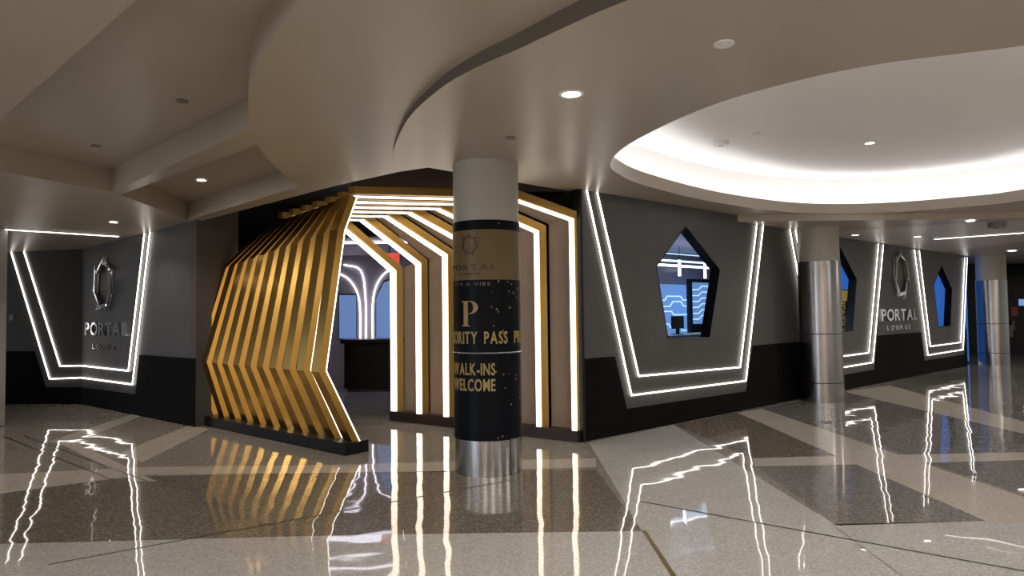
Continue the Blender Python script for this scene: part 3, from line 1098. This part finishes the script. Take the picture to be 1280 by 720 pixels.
# black reception desk
dl, dr = aty(430, 487, 13.3), aty(497, 487, 13.3)
t = thing('reception_desk', V(((dl.x + dr.x) / 2, 13.5, 0)), 'black reception desk deep inside the archway', 'desk')
o = MB().box(((dl.x + dr.x) / 2, 13.6, 0.50), ((dr.x - dl.x) / 2, 0, 0), (0, 0.3, 0), (0, 0, 0.44)).build('desk_body', BLACK, t)
bevel(o, 0.02)
o = MB().box(((dl.x + dr.x) / 2, 13.57, 0.98), ((dr.x - dl.x) / 2 + 0.05, 0, 0), (0, 0.36, 0), (0, 0, 0.04)).build('desk_top', BLACK, t)
bevel(o, 0.01)
MB().box(((dl.x + dr.x) / 2, 13.62, 0.03), ((dr.x - dl.x) / 2 - 0.06, 0, 0), (0, 0.28, 0), (0, 0, 0.03)).build('toe_kick', PLINTH, t)
ex = aty(487, 323, 12.0)
t = thing('exit_sign', ex + V((0, 0, 0.09)), 'small glowing red sign hanging just inside the archway', 'sign')
MB().box(ex, (0.17, 0, 0), (0, 0.03, 0), (0, 0, 0.09)).build('sign_face', SIGNRED, t)
MB().box(ex + V((0, 0, 0.32)), (0.01, 0, 0), (0, 0.01, 0), (0, 0, 0.25)).build('stem', BLACK, t)
lx = aty(460, 308, 11.8)
tag(MB().box((lx.x - 0.2, 11.8, 2.75), (0.95, 0, 0), (0, 0.025, 0), (0, 0, 0.012)).build('tube_light', LEDP, loc=(lx.x - 0.2, 11.8, 2.75)), 'pale ceiling tube just inside the archway above the red sign', 'light')


# ================================================================== COLUMNS
def bendfn(c, r, ang0):
    """arc length along the shaft -> point; ang0 (deg) measured from the side facing -y, positive to the right"""
    def fn(a, z, o):
        th = math.radians(ang0) + a / r
        return V((c[0] + (r + o) * math.sin(th), c[1] - (r + o) * math.cos(th), z))
    return fn


C1 = V((-0.245, 6.27 + 0.305, 0))
R1 = 0.325
t = thing('entrance_column', C1, 'round column wrapped in black and brass print in front of the archway', 'column')
autosmooth(MB().lathe(C1, [(R1 - 0.008, 2.36), (R1 - 0.008, Z0 + 0.01)], 64).build('painted_shaft', PAINT, t))
autosmooth(MB().lathe(C1, [(R1, 0.335), (R1, 2.365), (R1 - 0.02, 2.37)], 96).build('printed_wrap', STARRY, t))
wr = t.children[-1]
wr = [c for c in t.children if c.name.startswith('printed_wrap')][0]
autosmooth(MB().lathe(C1, [(R1 + 0.0015, 1.81), (R1 + 0.0015, 2.275)], 96, cap=False).build('brass_band', BRASSBAND, wr))
autosmooth(MB().lathe(C1, [(R1 - 0.004, 0.0), (R1 - 0.004, 0.33), (R1 - 0.012, 0.335)], 64).build('steel_base', STEEL, t))
MB().lathe(C1, [(R1 + 0.001, 1.128), (R1 + 0.005, 1.134), (R1 + 0.001, 1.140)], 96, cap=False).build('silver_line', SILVER, wr)
MB().box(C1 + V((0.215, -0.243, 0.168)), (0.002, 0.0015, 0), (0.0, 0.001, 0), (0, 0, 0.165)).build('seam', BLACK, t)
fn = bendfn(C1, R1, -27)


def col_text(text, width, cap, z, material, gap, shift=0.0, name='letter', bold=0):
    for pts, fs in lay(text, cap, width, gap, bold):
        thick_letter([(a + shift, z + c) for a, c in pts], fs, fn, 0.001, 0.007).build(name, material, wr)


for poly in emblem_polys(0.102, 0.109, 7, 0.34):
    MB().slab([[(a, 2.135 + c) for a, c in poly]], fn, 0.002, 0.006).build('emblem_bar', INK, wr)
col_text('PORTAL', 0.50, 0.055, 1.900, INK, 0.25)
col_text('LOUNGE', 0.22, 0.022, 1.855, INK, 0.5)
col_text("IT'S A VIBE", 0.40, 0.032, 1.755, GREYINK, 0.25)
# fat-faced serif P
pm = []
pm.append([(-0.085, 1.38), (0.005, 1.38), (0.005, 1.388), (-0.018, 1.394), (-0.018, 1.608), (0.0, 1.616), (-0.09, 1.616), (-0.09, 1.608), (-0.066, 1.602), (-0.066, 1.394), (-0.085, 1.388)])
bow = [(-0.01, 1.616)] + [(0.0 + 0.085 * math.sin(math.pi * k / 12), 1.555 + 0.061 * math.cos(math.pi * k / 12)) for k in range(13)] + [(-0.014, 1.494)]
bin_ = [(-0.014, 1.502)] + [(0.0 + 0.040 * math.sin(math.pi * k / 12), 1.555 - 0.053 * math.cos(math.pi * k / 12)) for k in range(13)] + [(-0.010, 1.608)]
pb = MB()
pb.slab([pm[0]], fn, 0.001, 0.007)
pb.slab([bow + bin_], fn, 0.001, 0.0075)
pb.build('letter', GOLDINK, wr)
col_text('PRIORITY', 0.44, 0.108, 1.222, GOLDINK, 0.12, -0.145, bold=0.022)
col_text('PASS', 0.225, 0.108, 1.222, GOLDINK, 0.12, 0.25, bold=0.022)
col_text('PRIORITY', 0.44, 0.108, 1.222, GOLDINK, 0.12, 0.668, bold=0.022)
col_text('WALK-INS', 0.47, 0.105, 0.935, GOLDINK, 0.12, 0.0, bold=0.022)
col_text('WELCOME', 0.47, 0.105, 0.79, GOLDINK, 0.12, 0.0, bold=0.022)


def steel_column(name, px0, px1, base_y, top_y, seam_y, low_y, label, paint=PAINT, zt=ZS):
    fr_ = atz((px0 + px1) / 2, base_y, 0)
    r = (px1 - px0) / 2 * fr_.y / FOC
    c = V((fr_.x + r * fr_.x / fr_.y, fr_.y + r, 0))
    zt_ = EYE + (ray(px0, top_y).z) * fr_.y
    zs_ = EYE + ray(px0, seam_y).z * fr_.y
    zl_ = EYE + ray(px0, low_y).z * fr_.y
    t = thing(name, c, label, 'column')
    autosmooth(MB().lathe(c, [(r - 0.012, zt_ - 0.02), (r - 0.012, zt + 0.0)], 64).build('painted_shaft', paint, t))
    autosmooth(MB().lathe(c, [(r, zs_ + 0.006), (r, zt_), (r - 0.012, zt_ + 0.003)], 64).build('steel_cladding', STEEL, t))
    autosmooth(MB().lathe(c, [(r, zl_ + 0.006), (r, zs_ - 0.006)], 64).build('steel_cladding', STEEL, t))
    autosmooth(MB().lathe(c, [(r, 0), (r, zl_ - 0.006)], 64).build('steel_base', STEEL, t))
    MB().lathe(c, [(r - 0.01, zl_ - 0.02), (r - 0.01, zs_ + 0.02)], 48).build('seam_core', BLACK, t)
    return c


steel_column('clad_column', 1003, 1054, 504, 326, 418, 480, 'round column clad in brushed steel beside the nearest pentagon window', zt=ZS)
steel_column('clad_column', 1226, 1260, 457, 350, 405, 442, 'steel clad column at far right beyond the lounge wall', zt=ZS)

# ================================================================== FAR RIGHT
# blue lit recess at the wall's end
e0 = RW.p(S_END, 0, -0.05)
bl = MB()
bl.slab([[(S_END + 0.06, 0.05), (S_END + 1.1, 0.05), (S_END + 1.1, ZS - 0.03), (S_END + 0.06, ZS - 0.03)]], RW.p, -0.3, -0.24)
t = thing('lit_panel', RW.p(S_END + 0.1, 0, -0.27), 'tall deep blue lit panel between the lounge wall and the farthest column', 'panel')
bl.build('glow_face', BLUEDEEP, t)
MB().slab([[(S_END + 0.0, 0.0), (S_END + 0.06, 0.0), (S_END + 0.06, ZS - 0.01), (S_END + 0.0, ZS - 0.01)]], RW.p, -0.3, -0.2).build('frame', BLACK, t)
FY = 21.0
struct(MB().box((18.2, FY + 0.1, 1.45), (4.6, 0, 0), (0, 0.1, 0), (0, 0, 1.45)).build('wall_far', BLACK))
struct(MB().box((19.4, 19.6, 2.62), (3.5, 0, 0), (0, 0.08, 0), (0, 0, 0.22)).build('trim_6', CEIL))


def FW(px, py):
    p = aty(px, py, FY - 0.03)
    return (p.x, p.z)


ffn = lambda a, c, o: V((a, FY - o, c))
q0, q1 = FW(1258.5, 378), FW(1262, 456)
t = thing('door_frame', V((q0[0], FY, 0)), 'white painted door post beside the farthest column in the dark entrance', 'door frame')
MB().slab([[(q0[0], 0.0), (q1[0], 0.0), (q1[0], q0[1]), (q0[0], q0[1])]], ffn, 0.0, 0.06).build('post', WHITEP, t)
q0, q1 = FW(1257, 406), FW(1263, 421)
tag(MB().slab([[q0, (q1[0], q0[1]), q1, (q0[0], q1[1])]], ffn, 0.06, 0.14).build('wall_box', GREYP, loc=ffn(q0[0], q1[1], 0.06)), 'small grey box fixed on the white door post', 'box')
q0, q1 = FW(1264, 384), FW(1273, 395)
t = thing('notice', ffn(q0[0], q1[1], 0), 'dark red notice on the black far wall', 'sign')
MB().slab([[q0, (q1[0], q0[1]), q1, (q0[0], q1[1])]], ffn, 0.0, 0.02).build('plate', SIGNDARKRED, t)
q0, q1 = FW(1274, 374), FW(1281, 382)
t = thing('notice', ffn(q0[0], q1[1], 0), 'small blue lit sign on the black far wall', 'sign')
MB().slab([[q0, (q1[0], q0[1]), q1, (q0[0], q1[1])]], ffn, 0.0, 0.03).build('plate', SIGNBLUE, t)
q0, q1 = FW(1265, 401), FW(1268, 412)
tag(MB().slab([[q0, (q1[0], q0[1]), q1, (q0[0], q1[1])]], ffn, 0.0, 0.05).build('door_lever', GREYP, loc=ffn(q0[0], q1[1], 0)), 'grey door lever plate under the dark red notice', 'handle')


# ================================================================== CEILING FITTINGS
def place(px, py, z):
    if z == 'left':
        return atl(px, py)
    if z == 'coffer':
        d = ray(px, py)
        den = d.z - GK * (GX * d.x + GY * d.y)
        return CAM + d * ((G0 + DC + GK * (GX * 4.8 - GY * 10.0) - EYE) / den)
    return atz(px, py, z)


def downlight(px, py, z, label, r=0.075, power=22, lit=True, spread=2.3):
    p = place(px, py, z)
    t = thing('downlight', p, label, 'light', 'round downlights in the ceiling')
    MB().lathe(p, [(r * 0.72, 0.0), (r * 0.75, -0.008), (r, -0.006), (r * 1.02, 0.0)], 32, cap=False).build('rim', WHITEP, t)
    MB().lathe(p, [(r * 0.74, -0.003), (r * 0.74, 0.004)], 32).build('lens', LENS if lit else GREYP, t)
    if lit:
        l = lamp('downlight_lamp', 'SPOT', (0, 0, -0.02), power, (1, 0.88, 0.72), 0.05, spot=spread)
        l.parent = t
    return t


downlight(714, 117, Z0, 'lit round downlight in the ceiling in front of the wrapped column', 0.085, 60)
downlight(252, 225, 'coffer', 'lit round downlight in the small coffer left of the archway', 0.07, 70)
downlight(142, 277.5, 'left', 'lit round downlight near the left alcove strip light', 0.07, 45)
downlight(1087, 178.5, 3.52, 'lit round downlight in the white cove ceiling', 0.07, 25)
downlight(1069, 293.5, ZS - 0.004, 'lit downlight nearest the middle steel column', 0.08, 25)
downlight(1147, 295.5, ZS - 0.004, 'lit downlight above the far pentagon window', 0.08, 25)
downlight(1213, 276, ZS - 0.004, 'lit downlight between the cove and the far strip light', 0.08, 25)
downlight(1265, 313.5, ZS - 0.004, 'lit downlight by the farthest column', 0.12, 25)
downlight(323, 288, 3.3, 'tiny lit downlight in the dark ceiling behind the gold ribs', 0.06, 10)


def fitting(px, py, z, label, r, name='sprinkler', cat='sprinkler', m_=GREYP, h=0.010):
    p = place(px, py, z)
    t = thing(name, p, label, cat)
    MB().lathe(p, [(r, 0.004), (r, -h * 0.6), (r * 0.93, -h)], 28).build('cover', m_, t)
    MB().lathe(p, [(r * 0.35, -h), (r * 0.3, -h * 1.25)], 20).build('centre', m_, t)
    return t


fitting(905, 54, Z0, 'white concealed sprinkler disc in the ceiling between the two pale curves', 0.055, m_=WHITEP)
fitting(228, 126, 'coffer', 'right dark concealed sprinkler disc in the left coffer ceiling', 0.045)
fitting(120, 182, 'coffer', 'left dark concealed sprinkler disc in the left coffer ceiling', 0.045)
fitting(638, 172, Z0, 'small concealed sprinkler in the ceiling right above the wrapped column', 0.045)
fitting(946, 167, 3.52, 'small white sprinkler in the cove ceiling beside the smoke detector', 0.055, m_=WHITEP)
fitting(901, 177, 3.52, 'white smoke detector in the cove ceiling', 0.09, 'smoke_detector', 'smoke detector', WHITEP, 0.05)
fitting(1246, 278, ZS - 0.004, 'grey dome fitting on the far right ceiling above the strip light', 0.13, 'ceiling_speaker', 'ceiling fitting', GREYP, 0.08)


def strip_light(p0, p1, z, label, w=0.035):
    a, c = place(*p0, z), place(*p1, z)
    d = (c - a).normalized()
    n = V((-d.y, d.x, 0))
    t = thing('strip_light', (a + c) / 2, label, 'light', 'linear ceiling lights')
    MB().box((a + c) / 2 + V((0, 0, -0.004)), d * ((c - a).length / 2 + 0.02), n * (w + 0.012), V((0, 0, 0.004))).build('housing', WHITEP, t)
    MB().box((a + c) / 2 + V((0, 0, -0.009)), d * ((c - a).length / 2), n * w, V((0, 0, 0.004))).build('diffuser', LEDW, t)


strip_light((-60, 282), (148, 295), 'left', 'long white strip light in the ceiling of the left alcove')
strip_light((1168, 298.5), (1330, 287), ZS - 0.004, 'long white strip light in the far right ceiling')
